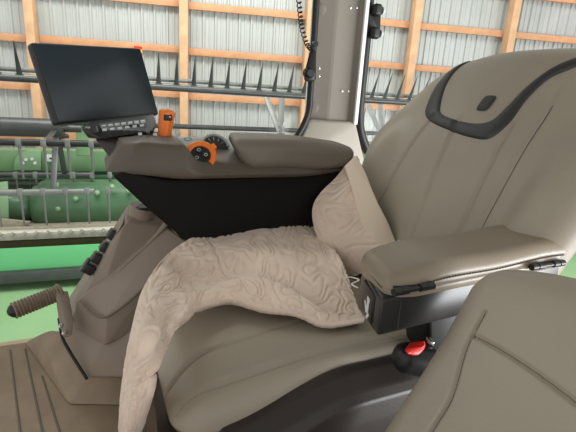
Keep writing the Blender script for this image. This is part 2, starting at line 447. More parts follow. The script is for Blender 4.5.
m.build('armrest_pad', M['armleather'], arm, sharp=False)
m = MB()
for i in range(62):
    r = -.17 + .345 * i / 61
    p = pad(V((r, .0602, .002))); q = pad(V((r + .0032, .0602, .002)))
    m.tube([p + aL * .0008, q + aL * .0008], .0014, 5)
m.build('stitching', M['threaddk'], arm)
for (x0_, x1_, y0_, y1_) in ((397, 430, 292, 286), (534, 561, 267, 263)):
    m = MB(); p = onl(x0_, y0_, AL1 + .008); q = onl(x1_, y1_, AL1 + .008); d = (q - p)
    m.tube([p, q], .0038, 12)
    for t in (0, .22, .78, 1): c = p + d * t; m.tube([c - d.normalized() * .006, c + d.normalized() * .006], .0055, 12)
    m.box((p + q) / 2 - aL * .009, d.normalized(), aL, aZ, d.length * .45, .006, .0035, .001)
    m.build('hinge', M['black'], arm)
fd = (S(.392, AL0, 0) - S(.350, AL1, 0)).normalized(); fn_ = aZ.cross(fd).normalized(); fn_ = fn_ if fn_.dot(aR) < 0 else -fn_
fc = (S(.392, AL0, .655) + S(.350, AL1, .66)) / 2
m = MB().box(fc, fd, aZ, fn_, .03, .022, .003, .002); m.build('switch', M['black'], arm)
m = MB()
o_ = fc + fn_ * .004 - fd * .012 - aZ * .004; aw = fd
m.box(o_ + aZ * .012, aw, aZ, fn_, .006, .003, .0006); m.box(o_ - aZ * .001, aw, aZ, fn_, .004, .009, .0006)
m.box(o_ - aZ * .004 + aw * .01, (aw + aZ).normalized(), (aZ - aw).normalized(), fn_, .009, .0025, .0006); m.box(o_ - aZ * .013 - aw * .004, (aw - aZ).normalized(), (aZ + aw).normalized(), fn_, .007, .0025, .0006)
m.build('seat_symbol', M['white'], arm)
m = MB().box(S(.383, AL1 + .0005, .662), aR, aL, aZ, .0009, .001, .02); m.build('highlight_seam', M['darksteel'], arm)

m = MB().hull([S(r, l, z) for r, l, z in ((.47, -.535, .65), (.66, -.535, .65), (.47, -.465, .64), (.66, -.465, .64), (.52, -.535, .45), (.66, -.535, .45), (.52, -.47, .45), (.66, -.47, .45))], .006, 2); m.build('armrest_bracket', M['black'], seat)
# seat belt buckle
bk = thing('seat_belt_buckle', 'black seat belt buckle with red button between tan cushion and side cover', 'seat belt buckle', S(.455, -.475, .53))
pc = onl(414, 351, -.452)
d1 = (aR * .8 - aZ * .15 + aL * .3).normalized(); d2 = d1.cross(aZ).normalized(); d3 = d2.cross(d1).normalized()
m = MB().rbox((.04, .024, .024), .022, (3, 3, 2), lambda p: pc - aZ * .014 + d1 * (p.x + .008) + d2 * p.y + d3 * p.z, 5); m.build('housing', M['black'], bk)
pb = onl(415, 348, -.445)
m = MB().hull([onl(x, y, l) for x, y, l in ((404, 350, -.44), (410, 342, -.455), (425, 340, -.455), (426, 347, -.44), (419, 356, -.435), (409, 356, -.435), (406, 350, -.46), (424, 345, -.465), (410, 352, -.462))], .003, 3); m.build('release_button', M['red'], bk)
m = MB().box(onl(430, 341, -.455), d1, d2, d3, .004, .008, .003, .001); m.build('glint_chip', M['silver'], bk)  # small bright metal chip put in as the white glint

# seat belt strap tag by the backrest
wt = uvat(399, 245)
o = MB().hull([back(wt.x + du, wt.y + dv, 1, q) for du in (-.018, .018) for dv in (-.012, .014) for q in (.001, .004)], .0008).build('care_tag', M['white'], seat)

# ================================================================ PASSENGER SEAT (bottom right)
PRC = rad(30); pn = aR * -cos(PRC) + aZ * sin(PRC); pu = aR * sin(PRC) + aZ * cos(PRC)
PO = S(.45, -.38, .705)
def ppl(x, y): 
    p = onplane(x, y, PO, pn) - PO; return p.dot(aL), p.dot(pu)
ps = thing('passenger_seat', 'tan leather passenger seat back in the right foreground', 'seat', S(.4, -.1, FZ))
PW, PH = .22, .3
def pback(p):
    l, v, t = p          # l across (+ near), v up, t thickness (+ front)
    tt = t
    up = v + .0
    w = l
    # top corner rounding: lower the top towards the edges
    k_ = abs(l) / PW
    vv = v - (.042 * k_ ** 2.6) * sstep(-.1, PH, v)
    ww = l * (1 + .05 * sstep(.25, -.3, v)) - .0
    f = 1 if t > 0 else 0
    tt += f * (.014 * (1 - k_ ** 2) + .008 * sstep(.15, .3, v))
    lv_ = -.167 + .022 * sstep(.19, .09, v)
    g = math.exp(-((l - lv_) / .0028) ** 2) * (1 - sstep(.225, .23, v))
    vh_ = lerp(.192, .179, (l + .167) / .11)
    g += math.exp(-((v - vh_) / .0028) ** 2) * sstep(-.17, -.166, l)
    g += .0 * math.exp(-((l + .075) / .0028) ** 2) * (1 - sstep(.172, .178, v))
    tt -= .006 * g * f
    return PO + aL * (PW - .01 + ww) + pu * (vv - PH + .085) + pn * (tt - .035)
m = MB().rbox((PW, PH, .042), .04, (230, 260, 2), pback, 9)
m.build('backrest', M['leather'], ps, sharp=False)
m = MB()
def pseam(l, v): return pback(V((l, v, .042))) + pn * .0003
m.tube([pseam(-.167 + .022 * sstep(.19, .09, v), v) for v in [-.1 + .325 * i / 40 for i in range(41)]], .0008, 6)
m.tube([pseam(l, lerp(.192, .179, (l + .167) / .11)) for l in [-.167 + .3 * i / 40 for i in range(41)]], .0008, 6)
m.build('seams', M['seam'], ps)
m = MB().rbox((.22, .21, .05), .04, (4, 4, 2), lambda p: S(.16 + p.x * .9, -.17 + p.y, .36 + p.z), 5); m.build('cushion', M['leather'], ps, sharp=False)
m = MB().hull([S(r, l, z) for r in (.0, .34) for l in (-.36, .02) for z in (FZ, .32)], .015, 3); m.build('seat_base', M['black'], ps)

# ================================================================ RIGHT-HAND ARMREST CONSOLE
con = thing('armrest_console', 'long brown armrest console with dark wedge underside right of the operator seat', 'armrest console', S(.3, -1.08, FZ))
# cross sections along r: (r, [(l,z)...]) near bottom -> near top -> far
def csec(r):
    nose = sstep(.14, .02, r)
    lin_ = interp([(.0, -1.05), (.08, -.985), (.2, -.955), (.45, -.95), (.6, -.97), (.66, -1.01)], r)
    zt = interp([(.0, .80), (.04, .828), (.1, .834), (.185, .832), (.225, .793), (.3, .790), (.37, .792), (.66, .785)], r)
    zb = interp([(.0, .778), (.05, .764), (.2, .756), (.5, .757), (.66, .768)], r)
    lf = interp([(.0, -1.1), (.05, -1.2), (.6, -1.2), (.66, -1.12)], r)
    zm = lerp(zb, zt, .5)
    bev = min(.014, (zt - zb) * .4)
    return [(lin_ - .02, zb - .004), (lin_ - .004, zb), (lin_, zb + .008), (lin_ - .003, zm - .004), (lin_ - .012, zt - bev), (lin_ - .016, zt - bev * .35), (lin_ - .025, zt), (lin_ - .06, zt + .004), (lf + .03, zt + .006), (lf + .01, zt - .001), (lf, zt - .02), (lf, zb)]
m = MB()
rs = [.034 + .618 * (i / 79) for i in range(80)]
vs = []; nS = 12
for r in rs: vs += [S(r + .5 * (z - .775) * (1 - sstep(.03, .16, r)), l, z) for l, z in csec(r)]
fs = [(i * nS + k, i * nS + (k + 1) % nS, (i + 1) * nS + (k + 1) % nS, (i + 1) * nS + k) for i in range(79) for k in range(nS)]
fs += [tuple(range(nS))[::-1], tuple(79 * nS + k for k in range(nS))]
m.add(vs, fs)
body = m.build('console_body', M['console'], con, ang=50)
# dark wedge under the body
near = [(112, 176), (150, 211), (190, 245), (200, 300), (350, 300), (348, 166), (250, 177), (170, 180), (122, 172)]
m = MB()
pts = [onl(x, y, -.985) for x, y in near]
pts2 = [p - aL * .16 for p in pts]
m.prism(pts, aL * -.17, .008, 3)
m.build('console_base', M['wedge'], con)
# armrest pad
def cpad(p):
    r, l, z = p; s = (r + .15) / .3
    w = 1 - .08 * sstep(.6, 1, s)
    zz = z * (1 - .25 * sstep(.6, 1, s))
    sh = -.02 * sstep(.22, -.05, s) * (1 if z < 0 else .2)
    ty = -.012 * sstep(.35, 1, s) + .004
    return S(.475 + r * 1.06 - .02 * (z / .03) * (1 - sstep(0, .3, s)) + .22 * (.098 - l) * (1 - sstep(0, .5, s)), -1.054 + l * w, .803 + zz + .006 * sstep(.5, 1, s) + ty + (.006 * cos(l / .085 * 1.4) if z > 0 else 0))
m = MB().rbox((.155, .098, .036), .026, (20, 12, 4), cpad, 7); m.build('armrest_pad', M['pad'], con, sharp=False)
# joystick
jx = -1.10
jl = con
m = MB()
base_ = onl(164, 139, jx); topp = onl(167.5, 109, jx); dj = topp - base_
fr = frame_of(dj)
rr_ = [.015, .019, .019, .0195, .0205, .0215, .0225, .022, .020, .016, .008, .001]
tt_ = [0, .03, .15, .35, .55, .72, .84, .9, .95, .98, .995, 1.0]
m.tube([base_ + dj * t for t in tt_], rr_, 28, flat=.85)
lever = m.build('control_lever', M['orange'], con, sharp=False)
wc = onl(168, 117.5, jx + .0185); 
m = MB().rbox((.0105, .0075, .004), .0038, (3, 3, 1), lambda p: wc + (aR * .97 - aL * .05) * p.x + aZ * p.y + aL * p.z, 4); m.build('thumb_switch', M['seal'], lever, sharp=False)
m = MB().box(wc + aR * .004 + aL * .0042 + aZ * .002, aR, aZ, aL, .002, .0014, .0006); m.build('indicator', M['keys'], lever)
m = MB().tube([onl(164, 142, jx), onl(164, 135, jx)], [.018, .0125], 20); m.build('lever_boot', M['seal'], con)
m = MB()
# slot plate with light grey marks next to the lever
for (xa, ya, xb, yb) in ((173, 141, 180, 133),):
    p, q = onl(xa, ya, -1.05), onl(xb, yb, -1.10); m.tube([p, q], .0028, 8)
m.build('gate_mark', M['keys'], con)
for x, y in ((140, 134), (148, 133), (155, 134.5)):
    MB().box(onl(x, y, -1.06), aR, aL, aZ, .004, .004, .003, .001).build('button', M['keys'] if x != 148 else M['black'], con)
# rotary dial with orange ring
dn = (aL * .8 + aZ * .6 - aR * .2).normalized(); dx = (aR - dn * aR.dot(dn)).normalized(); dy = dn.cross(dx)
if dy.z < 0: dy = -dy
dc = onl(200.5, 156.5, -.995)
m = MB().tube([dc - dn * .03, dc + dn * .004], .0345, 40); m.build('dial_recess', M['seal'], con)
m = MB(); 
pth = [dc + dx * cos(q) * .030 + dy * sin(q) * .030 + dn * .006 for q in [rad(-50 + 215 * i / 40) for i in range(41)]]
m.tube(pth, .0072, 12, flat=.8, up=dn); q0 = rad(28)
m.box(dc + (dx * cos(q0) + dy * sin(q0)) * .036 + dn * .008, dx * cos(q0) + dy * sin(q0), dn, dy * cos(q0) - dx * sin(q0), .006, .006, .007, .002)
ring = m.build('dial_ring', M['orange'], con)
m = MB().tube([dc, dc + dn * .006, dc + dn * .009], [.024, .024, .021], 36); m.build('dial_face', M['black'], con)
for qx, qy in ((-.002, .011), (-.009, -.008), (.012, -.003)):
    c = dc + dx * qx + dy * qy + dn * .0095
    MB().tube([c, c + dn * .003], [.0075, .0065], 18).build('dial_button', M['satin'], con)
    MB().tube([c + dn * .0031 + dx * cos(q) * .0035 + dy * sin(q) * .0035 for q in [2 * PI * i / 16 for i in range(17)]], .0006, 5).build('dial_icon', M['keys'], con)
m = MB(); c0 = onl(188, 139, -1.08); m.tube([c0 + aR * .008 * cos(2 * PI * i / 24) + (aL * .5 + aZ * .8) * .005 * sin(2 * PI * i / 24) for i in range(25)], .0018, 8); m.build('lock_ring', M['keys'], con)
# round gauge bowl behind the dial
gc = onl(215, 147, -1.16); gn = (aL * .75 + aZ * .6).normalized(); gx = aR; gy = gn.cross(gx); gy = gy if gy.z > 0 else -gy
m = MB().tube([gc - gn * .02, gc], .036, 36); g = m.build('gauge', M['darksteel'], con)
m = MB().tube([gc + gx * .037 * cos(q) + gy * .037 * sin(q) + gn * .002 for q in [rad(0 + 180 * i / 40) for i in range(41)]], .0042, 10); m.build('gauge_rim', M['keys'], g)
m = MB()
for q in (30, 60, 90, 120, 150): m.box(gc + (gx * cos(rad(q)) + gy * sin(rad(q))) * .026 + gn * .001, gx * cos(rad(q)) + gy * sin(rad(q)), gn, gx, .005, .001, .0012)
m.build('gauge_marks', M['keys'], g)
m = MB().hull([onl(x, y, l) for x, y, l in ((206, 156, -1.1), (208, 150, -1.16), (238, 152, -1.1), (240, 147, -1.16), (206, 162, -1.1), (238, 160, -1.1), (206, 162, -1.18), (240, 160, -1.18))], .003); m.build('rear_tray', M['black'], con)

# keypad panel under the monitor
kp = MB()
k_pts = [(80, 127, -1.13), (92, 121, -1.20), (153, 114, -1.20), (157, 124, -1.13), (151, 132, -1.08), (100, 139, -1.09), (88, 138, -1.12), (92, 124, -1.24), (154, 116, -1.24), (90, 138, -1.2), (154, 132, -1.2)]
kp.hull([onl(*p) for p in k_pts], .004, 3)
kpo = kp.build('keypad', M['black'], con)
m = MB().hull([onl(x, y, l) for x, y, l in ((94, 138, -1.12), (128, 135, -1.1), (136, 150, -1.08), (112, 160, -1.09), (100, 140, -1.2), (130, 136, -1.2), (136, 150, -1.18), (114, 160, -1.18))], .004); m.build('keypad_arm', M['brownblack'], con)
q00, q10, q01, q11 = onl(101, 135.5, -1.083), onl(146, 130.5, -1.074), onl(99, 127.5, -1.155), onl(149, 120.5, -1.15)
kn = (q10 - q00).cross(q01 - q00).normalized(); kn = kn if kn.z > 0 else -kn
def kq(s, t): return q00.lerp(q10, s).lerp(q01.lerp(q11, s), t)
kx = (q11 - q01).normalized(); ky = kn.cross(kx).normalized()
for i in range(7):
    MB().box(kq(.1 + .8 * i / 6, .72) + kn * .006, kx, ky, kn, .0056, .0055, .003, .0012).build('key', M['keys'], kpo)
for i in range(6):
    MB().box(kq(.1 + .8 * i / 5, .3) + kn * .006, kx, ky, kn, .005, .0022, .0025, .001).build('key', M['keys'], kpo)
kd = kq(.0, .5) - kx * .008
MB().tube([kd - kn * .004, kd + kn * .016], [.0125, .011], 20).build('knob', M['satin'], kpo)

# ================================================================ MONITOR
mon = None
D1 = ray(582, 72).normalized(); D2 = ray(-2400, -8000); D2 = -D2 if D2.z < 0 else D2
BLc = onl(57, 125, -1.22)
def solve_along(p, d, x, y):
    # parameter t so that p + d t projects closest to (x,y)
    best = min((( (proj(p + d * t)[0] - x) ** 2 + (proj(p + d * t)[1] - y) ** 2), t) for t in [i * .001 for i in range(60, 500)]); return best[1]
TLr = ray(30.5, 41.5); kk = (BLc - EYE).dot(D1) / TLr.dot(D1)
D2 = (EYE + TLr * kk - BLc); hM = D2.length; D2.normalize()
wM = solve_along(BLc, D1, 160, 115)
0 and print('monitor', wM, hM, proj(BLc + D2 * hM + D1 * wM))
mn = D1.cross(D2).normalized(); mn = mn if mn.dot(EYE - BLc) > 0 else -mn
mon = thing('display_monitor', 'large black touchscreen monitor mounted above the keypad, tilted back', 'monitor', BLc + D1 * wM / 2 - mn * .03)
mc = BLc + D1 * wM / 2 + D2 * hM / 2
m = MB().rbox((wM / 2, hM / 2, .014), .009, (2, 2, 1), lambda p: mc + D1 * p.x + D2 * p.y + mn * (p.z - .014), 4); m.build('housing', M['black'], mon)
m = MB().box(mc + mn * .0005, D1, D2, mn, wM / 2 - .006, hM / 2 - .006, .0012, .001); m.build('screen', M['screen'], mon)
m = MB().hull([mc + D1 * x - D2 * y - mn * z for x in (-.05, .05) for y in (.02, .1) for z in (.026, .05)], .004); m.tube([mc - D2 * .06 - mn * .05, mc - D2 * (hM * .5 + .03) - mn * .07], .012, 12); m.build('mounting_bracket', M['black'], mon)

# ================================================================ CONTROL PEDESTAL
ped = thing('control_pedestal', 'brown plastic control pedestal with four black buttons, rising from the floor beneath the console', 'control pedestal', onl(110, 372, -1.15))
m = MB()
m.hull([onl(*p) for p in ((66, 312, -1.22), (70, 322, -1.16), (124, 211, -1.22), (128, 205, -1.24), (124, 222, -1.13), (170, 228, -1.13), (160, 206, -1.2), (178, 236, -1.16), (95, 312, -1.12), (160, 300, -1.13), (60, 312, -1.34), (128, 206, -1.36), (178, 236, -1.34), (165, 300, -1.34))], .012, 3)
m.build('column', M['pedestal'], ped)
m = MB()
m.hull([onl(*p) for p in ((76, 301, -1.15), (106, 319, -1.04), (155, 279, -1.04), (190, 244, -1.05), (164, 226, -1.12), (158, 230, -1.13), (88, 292, -1.13), (105, 346, -1.035), (73, 328, -1.15), (190, 300, -1.04), (190, 300, -1.2), (100, 300, -1.25), (185, 240, -1.2))], .006, 3)
low = m.build('lower_cover', M['pedestal'], ped)
# panel groove + rim on the cover top
m = MB().tube(spline([onl(x, y, l) for x, y, l in ((80, 301, -1.12), (106, 317, -1.037), (155, 277.5, -1.037), (186, 247, -1.045))], 50), .0028, 8); m.build('cover_seam', M['seam'], ped)
m = MB().tube(spline([onl(x, y, l) for x, y, l in ((90, 303, -1.127), (120, 270, -1.115), (152, 240, -1.115), (166, 224, -1.115))], 30), [.002 + .006 * i / 29 for i in range(30)], 10); m.build('facet_ridge', M['pedestal'], ped)
m = MB(); tc_ = onl(144, 208, -1.17)
m.tube([tc_ + V((-.014, .0, -.055)), tc_ + aZ * .004], [.03, .036], 28, flat=1)
m.build('column_collar', M['pedestal'], ped); m = MB().tube([tc_ + aZ * .0045, tc_ + aZ * .0075], .028, 28); m.build('column_socket', M['seal'], ped)
for x, y in ((113.5, 235), (106, 247.5), (97.5, 258), (88.5, 268)):
    p = onl(x, y, -1.17); ax_ = (onl(88.5, 268, -1.17) - onl(113.5, 235, -1.17)).normalized(); nx = ax_.cross(aL).normalized()
    m = MB(); nx = nx if nx.dot(cR) < 0 else -nx
    m.rbox((.0135, .015, .015), .005, (2, 2, 2), lambda q: p + ax_ * q.x + aL * q.y + nx * (q.z), 3)
    if x < 90: m.box(p + nx * .012 - ax_ * .004, ax_, aL, nx, .018, .012, .004, .002)
    m.build('button', M['satin'], ped)
# floor skirt of the pedestal
m = MB()
m.hull([onl(*p) for p in ((58, 330, -1.2), (86, 377, -1.05), (126, 377, -1.0), (150, 345, -1.0), (150, 290, -1.05), (104, 340, -1.06), (68, 320, -1.18), (185, 380, -1.1), (185, 300, -1.15))], .006, 3)
m.build('skirt', M['pedestal'], ped)
m = MB()
m.hull([onz(68, 405, FZ + .002), onz(86, 378, FZ + .05), onz(128, 378, FZ + .05), onz(120, 406, FZ + .002), onz(50, 330, FZ + .09), onz(190, 360, FZ + .05), onz(190, 390, FZ + .002), onz(40, 335, FZ + .07), onz(48, 350, FZ + .002), onz(24, 342, FZ + .002), onz(100, 340, FZ), onz(190, 350, FZ)], .006, 3)
fb = m.build('floor_fairing', M['floormat'], ped)
m = MB().tube(spline([onl(x, y, l) for x, y, l in ((59, 318, -1.17), (62, 336, -1.14), (70, 352, -1.1), (87, 379, -1.035))], 30), .004, 8); m.build('pedestal_gap', M['seal'], ped)

# tilt lever with ribbed grip
tl = thing('foot_lever', 'ribbed brown rubber grip on a short bolted lever at the foot of the pedestal', 'lever', onl(64, 330, -1.1))
g0 = onl(13, 311, -1.12); g1 = onl(61, 292, -1.17); gd = g1 - g0; L_ = gd.length
pth = []; rr2 = []
nn = 15
for i in range(nn * 6 + 1):
    t = i / (nn * 6); pth.append(g0 + gd * t); rr2.append(.0185 + .0024 * (1 if (i % 6) in (1, 2, 3) else -.6) + (.004 if t > .95 else 0))
m = MB().tube(pth, rr2, 24); m.build('grip', M['rubber'], tl, ang=60)
m = MB().tube([g0 - gd.normalized() * .012, g0 - gd.normalized() * .006, g0 + gd * .01], [.006, .014, .0175], 20); m.build('grip_cap', M['black'], tl)
m = MB().hull([onl(x, y, l) for x, y, l in ((55, 291, -1.15), (68, 291, -1.16), (73, 318, -1.10), (72, 336, -1.07), (63, 337, -1.08), (58, 316, -1.13), (57, 291, -1.17), (68, 292, -1.175), (73, 320, -1.12), (64, 338, -1.1))], .003); m.build('lever_arm', M['pedestal'], tl)
for x, y in ((61, 326), (64.5, 333)):
    c = onl(x, y, -1.075); MB().tube([c - aL * .006, c + aL * .004, c + aL * .007], [.0062, .0062, .003], 6).build('bolt', M['silver'], tl)

# mat ribs on floor (raised ridges of the floor mat)
mt = None
m = MB()
for xa, ya, xb, yb in ((10, 350, 21, 440), (25, 349, 44, 440), (42, 376, 62, 440), (-8, 352, -4, 440)):
    m.tube([onz(xa, ya, FZ + .0005), onz(xb, yb, FZ + .0005)], .003, 8, flat=.6)
fm = m.build('floor_ribs', M['seam']); fm['kind'] = 'structure'

# ================================================================ BLANKET
bl = thing('throw_blanket', 'rumpled beige embossed plush blanket draped over the seat cushion and down its front', 'blanket', S(.35, -.8, .55))
far = [(324, 232, 'z', .612), (300, 213, 'z', .62), (270, 216, 'z', .618), (228, 226, 'z', .610), (192, 240, 'z', .60), (162, 262, 'z', .578), (146, 290, 'r', .075), (136, 330, 'r', .045), (128, 375, 'r', .035), (121, 425, 'r', .03), (117, 455, 'r', .03)]
mid = [(345, 276, 'z', .588), (318, 268, 'z', .592), (280, 264, 'z', .592), (246, 263, 'z', .588), (212, 270, 'z', .58), (182, 285, 'z', .568), (159, 308, 'r', .075), (149, 340, 'r', .05), (139, 382, 'r', .04), (131, 425, 'r', .034), (125, 455, 'r', .034)]
nea = [(364, 322, 'z', .566), (328, 326, 'z', .568), (299, 314, 'z', .578), (264, 310, 'z', .572), (230, 300, 'z', .572), (202, 308, 'z', .566), (180, 324, 'z', .556), (161, 344, 'r', .072), (151, 385, 'r', .05), (140, 425, 'r', .04), (132, 455, 'r', .04)]
def cp(q): return onz(q[0], q[1], q[3]) if q[2] == 'z' else onr(q[0], q[1], q[3])
rows = [[cp(q) for q in row] for row in (far, mid, nea)]
def emboss(x, y):
    """raised swirls: ridges along distorted cell borders plus ring shapes"""
    p = V((x, y, 0))
    w = noise.noise_vector(p * 22) * .018
    n_ = noise.noise((p + w) * 19) + .12 * noise.noise((p + w) * 40 + V((5, 1, 2)))
    b = sin(n_ * 9)
    return .9 * (1 - math.exp(-(b / .55) ** 2)) + .06 * noise.noise(p * 70)
def bpos(s, t):
    c = [curve(r, t) for r in rows]; p = curve(c, s)
    # big soft folds
    fl_ = 1 - .75 * sstep(.45, .65, t)
    fo = fl_ * (.015 * sin(15 * s + 7 * t + 5 * noise.noise(V((s * 1.5, t * 3.5, 3)))) * (.6 + .7 * noise.noise(V((s * 2, t * 5, 8)))) + .010 * noise.noise(V((s * 3, t * 6, 1))))
    return p, fo * sstep(0, .12, s) * (1 - .6 * sstep(.9, 1, s))
def blanket_patch(pos, nu, nv, lu, lv, amp=.0045):
    P = [[None] * nu for _ in range(nv)]
    e = 1e-3
    for j in range(nv):
        for i in range(nu):
            s, t = i / (nu - 1), j / (nv - 1)
            p, fo = pos(s, t)
            a = pos(min(1, s + e), t)[0] - pos(max(0, s - e), t)[0]; b_ = pos(s, min(1, t + e))[0] - pos(s, max(0, t - e))[0]
            n_ = a.cross(b_)
            n_ = n_.normalized() if n_.length > 1e-12 else aZ
            if n_.dot(EYE - p) < 0: n_ = -n_
            ed = sstep(0, .05, s) * sstep(1, .95, s) if True else 1
            P[j][i] = (p, n_, fo + amp * (1 - .45 * sstep(.5, .7, t)) * (.25 + .75 * ed) * emboss(s * lu, t * lv))
    top = [q[0] + q[1] * (q[2] + .006) for row in P for q in row]
    bot = [q[0] + q[1] * (min(q[2], .0) * .0 + q[2] - .006) for row in P for q in row]
    K = nu * nv; fs = []
    for j in range(nv - 1):
        for i in range(nu - 1):
            q = (j * nu + i, j * nu + i + 1, (j + 1) * nu + i + 1, (j + 1) * nu + i); fs.append(q); fs.append(tuple(K + x for x in reversed(q)))
    edge = [i for i in range(nu)] + [j * nu + nu - 1 for j in range(1, nv)] + [(nv - 1) * nu + i for i in range(nu - 2, -1, -1)] + [j * nu for j in range(nv - 2, 0, -1)]
    for a, b_ in zip(edge, edge[1:] + edge[:1]): fs.append((a, K + a, K + b_, b_))
    return top + bot, fs
m = MB(); m.add(*blanket_patch(bpos, 150, 420, .36, 1.0))
# upright fold leaning on the backrest
fl = [(354, 158, -.97), (336, 180, -.97), (314, 207, -.95), (320, 240, -.90), (346, 274, -.84)]
fm_ = [(355, 159, -.965), (349, 186, -.92), (338, 214, -.885), (342, 244, -.84), (360, 274, -.79)]
fr_ = [(357, 160, -.965), (362, 180, -.93), (372, 205, -.87), (382, 228, -.82), (392, 256, -.76)]
frows = [[onl(*q) for q in row] for row in (fl, fm_, fr_)]
def fpos(s, t):
    p = curve([curve(r, t) for r in frows], s)
    return p, .004 * sin(PI * s) * sin(PI * t) + .007 * noise.noise(V((s * 3, t * 4, 9)))
m.add(*blanket_patch(fpos, 80, 160, .16, .32))
m.build('plush_cloth', M['blanket'], bl, sharp=False)
# smooth hem band
ha_ = [(343, 168, -.945), (352, 195, -.90), (361, 222, -.855), (372, 250, -.80), (380, 268, -.77)]
hb_ = [(355, 159, -.955), (367, 180, -.905), (379, 205, -.845), (391, 232, -.80), (400, 254, -.765)]
hA_, hB_ = [onl(*q) for q in ha_], [onl(*q) for q in hb_]
def hem(s, t):
    p = curve(hA_, t).lerp(curve(hB_, t), s); return p, .006 * sin(PI * s) + .018 * (1 if True else 0) * sin(PI * min(1, t + .2)) * .6
e_ = emboss
emboss = lambda x, y: 0
m = MB(); m.add(*blanket_patch(hem, 16, 60, .1, .3)); m.build('hem_band', M['hem'], bl, sharp=False)
# care label loop at the near corner
m = MB().tube(spline([onz(x, y, .6) for x, y in ((344, 279), (350, 277), (359, 280), (352, 284), (358, 288))], 20), .0022, 8, flat=.5); m.build('care_label', M['white'], bl)

# ================================================================ CORD, MICROPHONE, WINDOW LATCH
m = MB()
cpts = [onl(x, y, -1.36) for x, y in ((296, -50), (298, -10), (300, 12), (302, 28), (307, 44), (312, 50))]
ax = spline(cpts, 760); pth = []
for i, p in enumerate(ax):
    q = 2 * PI * i / 38; pth.append(p + aR * .007 * cos(q) + (aL * .8 + aZ * .6) * .007 * sin(q))
m.tube(pth, .0019, 5); tag(m.build('coiled_cord', M['seal']), 'black coiled cord hanging in front of the window down to the microphone', 'cord')
mic = thing('radio_microphone', 'black hand microphone clipped to the left edge of the cab pillar at the cord end', 'microphone', onl(311, 85, -1.40))
m = MB().hull([onl(x, y, l) for x, y, l in ((310, 50, -1.40), (316, 50, -1.40), (308, 62, -1.39), (316, 64, -1.39), (304, 74, -1.38), (316, 74, -1.38), (304, 82, -1.385), (315, 82, -1.385), (310, 50, -1.43), (316, 52, -1.43), (305, 74, -1.43), (316, 80, -1.43))], .006, 3); c = onl(309, 73, -1.385); m.tube([c - aL * .012, c + aL * .006, c + aL * .012], [.018, .018, .012], 18); m.build('body', M['seal'], mic)
m = MB().tube([onl(314, 44, -1.40), onl(316, 44, -1.38)], .009, 14); m.tube([onl(313, 46, -1.405), onl(312, 56, -1.405)], .006, 10); m.build('clip', M['black'], mic)
MB().box(onl(319, 68, -1.385), aR, aL, aZ, .003, .003, .004, .001).build('push_button', M['silver'], mic); MB().box(onl(319, 76, -1.385), aR, aL, aZ, .003, .003, .004, .001).build('push_button', M['silver'], mic)
# screws and caps on the pillar
lt = thing('window_latch', 'black plastic window latch with clear end bumpers on the pillar seal', 'latch', onl(374, 40, -1.40))
m = MB().hull([onl(x, y, l) for x, y, l in ((368, 10, -1.42), (381, 8, -1.41), (380, 30, -1.41), (380, 34, -1.41), (369, 37, -1.42), (368, 10, -1.45), (381, 8, -1.45), (380, 34, -1.45), (369, 37, -1.45))], .006, 3)
m.build('body', M['seal'], lt)
for x, y in ((377, 10), (375, 33)):
    c = onl(x, y, -1.40); m = MB().rbox((.016, .02, .014), .01, (2, 2, 2), lambda p: c + aR * p.x + aZ * p.y + aL * p.z, 4); kb = m.build('end_knob', M['seal'], lt)
    c2 = onl(x + 6, y + 1, -1.41); MB().tube([c2 - aR * .006, c2 + aR * .004], [.014, .012], 16).build('bumper', M['keys'], kb)

# ================================================================ OUTSIDE: REEL AND HEADER
RD, RZ, RR = 4.0, .545, .50     # reel axis distance, height, radius
RD = hpx(50, 130, 4.0).dot(hN); RZ = hz(128, 4.0)
aMin, aMax = ha(-90, 130, 4.0), ha(660, 130, 4.0)
reel = thing('harvester_reel', 'grey steel harvester reel with long tined bats outside the right window', 'harvester reel', Hp(0, RD, RZ - .5))
m = MB().tube([Hp(aMin, RD, RZ), Hp(ha(56, 128, RD), RD, RZ)], .075, 24); m.build('centre_tube', M['darksteel'], reel)
def bat_pos(deg): return RD + RR * cos(rad(deg)), RZ + RR * sin(rad(deg))
bats = []
bdef = {180: (3.42, hz(143, 3.42)), 240: (3.6, hz(192, 3.6)), 300: (4.25, hz(175, 4.25)), 60: (4.3, hz(79, 4.3)), 120: (3.75, hz(80.5, 3.75)), 0: (4.5, hz(122, 4.5))}
for dg, (d, z) in bdef.items():
    e = aMax if dg not in (240, 300) else ha(94, 190, d)
    m = MB().tube([Hp(aMin, d, z), Hp(e, d, z)], .024 if dg != 60 else .028, 12)
    if dg == 60: m.tube([Hp(aMin, d + .05, z + .06), Hp(e, d + .05, z + .06)], .02, 10)
    if dg == 180:
        m.box(Hp((ha(175, 130, d) + aMax) / 2, d, z + .02), hA, hN, aZ, (aMax - ha(175, 130, d)) / 2, .03, .045, .006); m.build('reel_beam', M['steel'], reel); m = MB().tube([Hp(aMin, d, z), Hp(e, d, z)], .024, 12)
    m.build('bat', M['darksteel'] if dg not in (240, 60) else M['steel'], reel)
def tine(d, z, a, up, len_, mm, w=.011):
    m = MB(); p = Hp(a, d, z)
    if up:
        q = p + aZ * len_ * cos(rad(23)) - hN * len_ * sin(rad(23)); m.hull([p + hA * .024, p - hA * .024, p + hN * .015, p - hN * .015, q + hA * .003, q - hA * .003, q + hN * .002], 0)
        m.tube([p - hA * .03, p + hA * .03], .03, 10)
    else:
        q = p - aZ * len_ + hN * .03; m.hull([p + hA * w, p - hA * w, p + hN * .012, p - hN * .012, q + hA * w * .55, q - hA * w * .55, q + hN * .006], 0)
        m.box(p, hA, hN, aZ, .018, .026, .026, .004)
    return m.build('tine', mm, reel)
d, z = bdef[60]; st = (ha(295, 85, d) - ha(20, 75, d)) / 15.4
